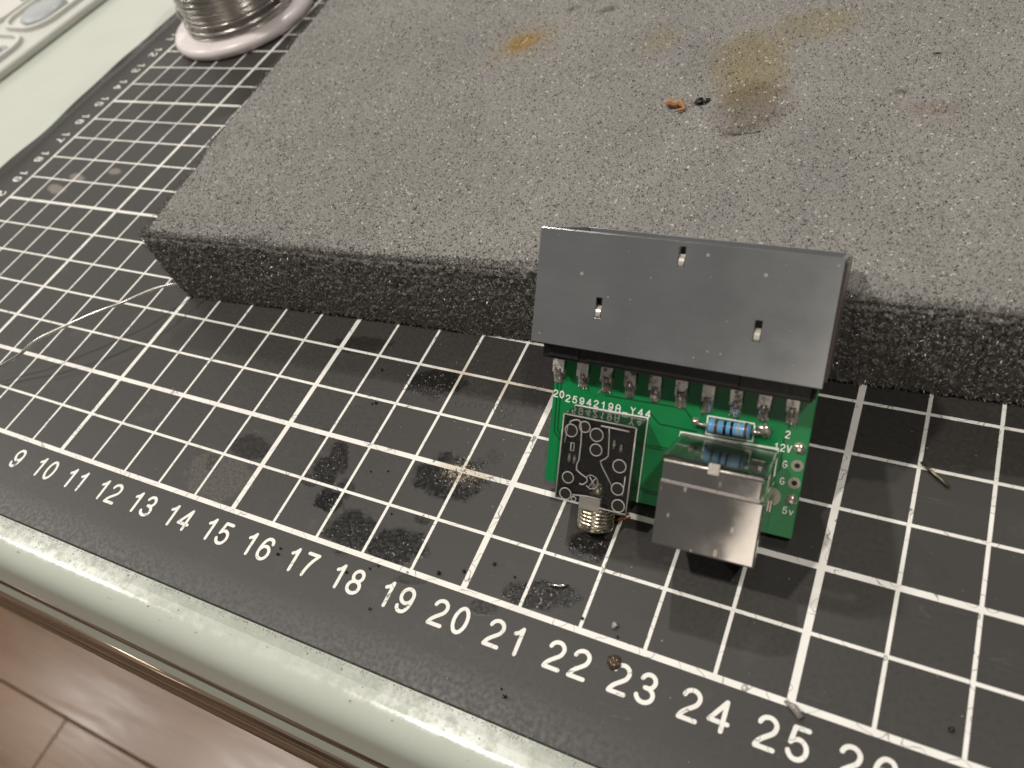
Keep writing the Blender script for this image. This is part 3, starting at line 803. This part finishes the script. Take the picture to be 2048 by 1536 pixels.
part('socket_face',B().box(2.07,3.33,-2.012,-1.99,.06,1.18),blk,din,bevel=.01)

# ------------------------------------------------------------------ solder spool
sx_,sy_=2.45,16.95
spool=empty('solder_spool',(sx_,sy_,0),'white plastic spool wound with shiny solder wire standing on the cutting mat','spool')
wp=plain('spool_plastic',srgb(228,220,219)[:3],.3,var=.04)
prf=[(.5,0.0),(2.45,0.0),(2.6,.05),(2.66,.16),(2.66,.26),(2.58,.37),(2.4,.42),(2.0,.40),(1.5,.38),(.5,.38)]
obj('flange',B().lathe(prf,72,caps=False),wp,spool,smooth=True)
obj('flange',B().lathe([(r,z+5.0) for r,z in prf],72,caps=False),wp,spool,smooth=True)
obj('core',B().lathe([(1.35,.3),(1.35,5.2)],48),wp,spool,smooth=True)
sw=NT('solder_wire_metal',rough=.2,metal=1.0); sw.set(metal=.92,rough=.24,base=sw.mix(sw.noise(3,3),srgb(180,175,168),srgb(212,208,201)))
b=B()
for k in range(78):
    r0=1.9+.008*math.sin(k*1.7); b.torus((0,0,.93+.052*k),r0,.030,80,8)
o=obj('wound_wire',b,sw.m,spool,smooth='all'); o['kind']='stuff'
for k,(dx,dy,zz,rr,tl) in enumerate(((.05,-.02,.47,2.02,.010),(.0,.03,.58,1.97,-.012),(.04,.0,.70,2.05,.02),(-.02,.02,.82,1.94,-.006))):
    t=obj('loose_turn',B().torus((0,0,0),rr,.034,96,8),sw.m,spool,smooth='all')
    t.location=Vector((dx,dy,zz))*S; t.rotation_euler=(tl,tl*1.4,0)
t=obj('loose_turn',B().tube([(-1.75,-.7,.9),(-1.95,-.95,1.1),(-2.1,-1.0,.8),(-2.12,-.85,.52),(-1.95,-.75,.44)],.033,8),sw.m,spool,smooth='all')

# thin wire trailing from under the foam
wpth=[(11.2,5.6,.16),(10.4,4.95,.3),(9.75,4.20,.62),(9.32,3.45,.80),(8.9,3.0,.86),(8.42,2.52,.86),(7.85,2.02,.80),(7.42,1.62,.62),(6.9,1.32,.45),(6.35,.98,.33),(5.5,.75,.2),(4.4,.9,.1),(3.0,1.5,.05)]
def smoothpath(P,n=8):
    out=[]
    for i in range(len(P)-1):
        p0=P[max(i-1,0)];p1=P[i];p2=P[i+1];p3=P[min(i+2,len(P)-1)]
        for q in range(n):
            t=q/n
            out.append(tuple(.5*(2*b_+(c_-a_)*t+(2*a_-5*b_+4*c_-d_)*t*t+(-a_+3*b_-3*c_+d_)*t**3) for a_,b_,c_,d_ in zip(p0,p1,p2,p3)))
    return out+[P[-1]]
sw2=NT('loose_solder',rough=.28,metal=.9); sw2.set(base=sw2.mix(sw2.noise(4,3),srgb(200,196,190),srgb(228,224,218)))
tag(obj('solder_wire',B().tube(smoothpath(wpth),.036,10),sw2.m,smooth='all'),'thin silvery wire trailing across the mat from under the foam corner','wire')

# ------------------------------------------------------------------ translucent parts tray behind the mat
tr=NT('tray_plastic',rough=.45,trans=.2,ior=1.2,spec=.3); tr.set(base=(.72,.73,.68))
tray=empty('parts_tray',(-14.35,16.3,TZ),'translucent plastic parts tray with round-cornered pockets beyond the mat','parts tray')
tray.rotation_euler=(0,0,math.radians(-4.3))
def rrect(x0,x1,y0,y1,r,n=7):
    pts=[]
    for cx,cy,a in ((x1-r,y1-r,0),(x0+r,y1-r,90),(x0+r,y0+r,180),(x1-r,y0+r,270)):
        pts+=arc(cx,cy,r,r,a,a+90,n)
    return pts
obj('tray_base',B().prism(rrect(-6.2,6.2,-8,8,.9),.004,.34),tr.m,tray,bevel=.16,smooth=True,seg=5)
pal2=plain('pocket_plastic',srgb(218,218,211)[:3],.5,var=.03,trans=.1)
gry=plain('pocket_content',srgb(172,176,178)[:3],.4,var=.1,scale=1.5)
for ix in range(3):
    for iy in range(3):
        cx,cy=-3.2+ix*3.55,-6.6+iy*4.55
        o_=rrect(cx-1.6,cx+1.6,cy-2.1,cy+2.1,1.1); i_=rrect(cx-1.42,cx+1.42,cy-1.92,cy+1.92,.95)
        n=len(o_); b=B()
        b.add([(x,y,.33) for x,y in o_]+[(x,y,.52) for x,y in o_]+[(x,y,.52) for x,y in i_]+[(x,y,.36) for x,y in i_],
              [(i,(i+1)%n,n+(i+1)%n,n+i) for i in range(n)]+[(n+i,n+(i+1)%n,2*n+(i+1)%n,2*n+i) for i in range(n)]+[(2*n+i,2*n+(i+1)%n,3*n+(i+1)%n,3*n+i) for i in range(n)]+[tuple(range(3*n,4*n))])
        pk=obj('pocket',b,pal2,tray,smooth=True)
        if (ix+iy)%2==0: obj('contents',B().ball((cx+.1,cy-.6,.42),1.1,14,8,.25,.1),gry,pk,smooth='all')
        else: obj('contents',B().torus((cx+.85,cy+.75,.42),.42,.11,24,8),gry,pk,smooth='all')

# ------------------------------------------------------------------ small debris
cop=plain('copper_strand',srgb(196,112,64)[:3],.3,.9)
tag(obj('copper_strand',B().tube([(21.93,1.84,.02),(22.0,1.93,.03),(22.1,2.01,.02)],.014,6).tube([(21.95,1.83,.015),(22.04,1.9,.02),(22.13,1.97,.015)],.012,6),cop,smooth='all'),'hair-thin copper strand beside the corner of the clear jack','wire strand')
tag(obj('lead_clipping',B().tube([(21.33,.52,.02),(21.40,.525,.03),(21.52,.555,.03),(21.60,.60,.02)],.02,8),plain('clip_bright',srgb(225,220,210)[:3],.15,1.0),smooth='all'),'bright curved lead clipping on the dark stain above number 21','wire clipping')
tag(obj('lead_clipping',B().tube([(26.02,4.08,.03),(26.2,3.92,.04),(26.42,3.76,.035)],.026,8),plain('clip_dull',srgb(140,130,110)[:3],.35,.9),smooth='all'),'dull straight lead clipping on the mat right of the board','wire clipping')
tag(obj('plastic_sliver',B().tube([(24.93,-.0,.03),(25.05,-.04,.04),(25.16,-.14,.03)],[.02,.05,.045],8),plain('sliver',srgb(170,160,158)[:3],.2,trans=.4),smooth='all'),'greyish translucent sliver across the border line above number 25','plastic sliver')
tag(obj('pale_crumb',B().ball((22.48,.23,.03),.05,7,5,.8,.35),plain('crumb_pale',srgb(150,146,136)[:3],.4)),'pale crumb inside the grid square above number 22','crumb')
tag(obj('flux_blob',B().ball((22.65,-.27,.008),.10,18,9,.4,.24),NT('flux',rough=.2,base=srgb(96,80,62)[:3],trans=.45).m,smooth='all'),'brown glossy blob of burnt flux touching the number 23','flux blob')
tag(obj('orange_flake',B().tube([(20.48,9.84,2.05),(20.56,9.82,2.10),(20.66,9.80,2.07),(20.76,9.82,2.10),(20.88,9.70,2.06)],[.05,.075,.05,.075,.02],7).tube([(20.88,9.70,2.05),(20.72,9.62,2.05)],[.03,.02],6),plain('flake',srgb(170,124,84)[:3],.45,var=.3,scale=12)),'small curled orange-brown flake on top of the foam','flake')
tag(obj('black_crumb',B().ball((21.07,10.02,1.99),.085,8,6,.8,.4).ball((21.22,10.06,1.99),.06,7,5,.6,.4),plain('crumb_black',(.012,.012,.012),.4)),'black crumb stuck in the foam next to the orange flake','crumb')
tag(obj('white_shard',B().add([(24.93,11.66,2.03),(25.10,11.66,2.04),(25.02,11.80,2.05),(25.03,11.70,2.16)],[(0,1,3),(1,2,3),(2,0,3),(0,2,1)]),plain('shard',srgb(210,206,198)[:3],.2,trans=.3)),'tiny clear-white shard on the foam near the far right','shard')
bead=plain('dark_bead',(.02,.018,.016),.12,var=.2)
bead_labels=['tiny dark bead just above the border line between numbers 19 and 20','tiny dark bead against the left of the thick line above number 20','tiny dark bead in the square right of the thick line above number 20',
 'tiny dark bead on the digits of number 18','tiny dark bead touching the border line above number 18','upper of the two dark beads just right of number 16','lower of the two dark beads just right of number 16',
 'tiny dark bead on the left digit of number 18','tiny dark bead on the mat nearest the front of the foam','bigger of two touching dark beads in the middle of the bare mat','smaller of two touching dark beads in the middle of the bare mat',
 'left one of two pin-sized black specks two squares above number 17','right one of two pin-sized black specks two squares above number 18','pin-sized black speck one square above number 18','tiny dark bead at the far lower right above the number 27',
 'tiny dark bead below and left of the number 19','bigger of two dark beads near the mat edge below number 21','smaller of two dark beads near the mat edge below number 21','tiny dark bead on the dark stain left of the bright lead clipping',
 'tiny dark bead just above the border line over number 22','tiny dark bead beside the pale crumb above number 22']
first=None
for i,(bx,by,br) in enumerate([(19.49,.13,.035),(19.89,.29,.03),(20.32,.56,.03),(18.29,-.17,.02),(18.41,-.08,.022),(16.46,-.36,.022),(16.48,-.47,.028),(17.92,-.36,.025),(16.26,3.67,.028),(16.58,2.91,.03),(16.51,2.87,.02),(17.3,1.5,.018),(17.63,1.6,.018),(18.14,.85,.018),(26.83,.34,.035),(18.66,-.78,.024),(21.33,-1.25,.03),(21.24,-1.17,.018),(20.73,.46,.02),(21.99,.18,.026),(22.57,.09,.02)]):
    if first is None:
        first=obj('bead',B().ball((0,0,0),.03,12,8,.85),bead,smooth='all'); o=first
    else:
        o=first.copy(); C.objects.link(o)
    o.scale=(br/.03,)*3; o.location=Vector((bx,by,br*.8))*S
    tag(o,bead_labels[i],'bead','tiny dark flux beads scattered on the mat')
# dust: specks of solder, flux and lint over mat and table edge
V=[];F=[]
def speck(x,y,z,s):
    k=len(V); pts=[]
    for q in range(5):
        a=2*math.pi*q/5+R.random(); r=s*R.uniform(.6,1.2); pts.append((x+r*math.cos(a),y+r*math.sin(a),z))
    V.extend(pts); V.append((x+R.uniform(-.3,.3)*s,y+R.uniform(-.3,.3)*s,z+s*R.uniform(.5,1.0)))
    F.extend([(k+q,k+(q+1)%5,k+5) for q in range(5)])
for a in stains:
    if a[6]<.7: continue
    for q in range(int(44*a[2]*2)):
        u,v=R.gauss(0,.45),R.gauss(0,.45); speck(a[0]+a[2]*u+a[4]*v,a[1]+a[3]*u+a[5]*v,.001,R.uniform(.006,.018))
for q in range(130):
    u,v=R.gauss(0,.45),R.gauss(0,.45); speck(19.0+.38*u-.12*v,1.90+.1*u+.24*v,.001,R.uniform(.010,.026))
for q in range(260): speck(R.uniform(11,29),R.uniform(-1.4,5),.001,.004+.012*R.random()**3)
for q in range(60): speck(R.uniform(16.5,20),R.uniform(2.2,4.6),.001,R.uniform(.006,.014))
dst=NT('dust',rough=.3,spec=.7); dst.set(base=dst.mix(dst.ramp(dst.noise(9,2),.4,.6),srgb(110,104,94),srgb(190,185,176)))
o=obj('dust',B().add(V,F),dst.m); tag(o,'specks of solder and flux dust scattered over the mat','dust',kind='stuff')
V=[];F=[]
for q in range(1100): speck(R.uniform(6,26),-1.625-abs(R.gauss(0,.035)),TZ+.001,R.uniform(.004,.012))
for q in range(40): speck(R.uniform(8,24),R.uniform(-2.2,-1.7),TZ+.001,R.uniform(.008,.022))
for q in range(500): speck(R.uniform(6,26),-1.60+R.gauss(0,.012),.0-R.random()*.1,R.uniform(.004,.01))
dst2=plain('edge_dust',srgb(150,146,136)[:3],.6,var=.4,scale=15)
o=obj('dust',B().add(V,F),dst2); tag(o,'grey dust gathered along the front edge of the mat on the table','dust',kind='stuff')
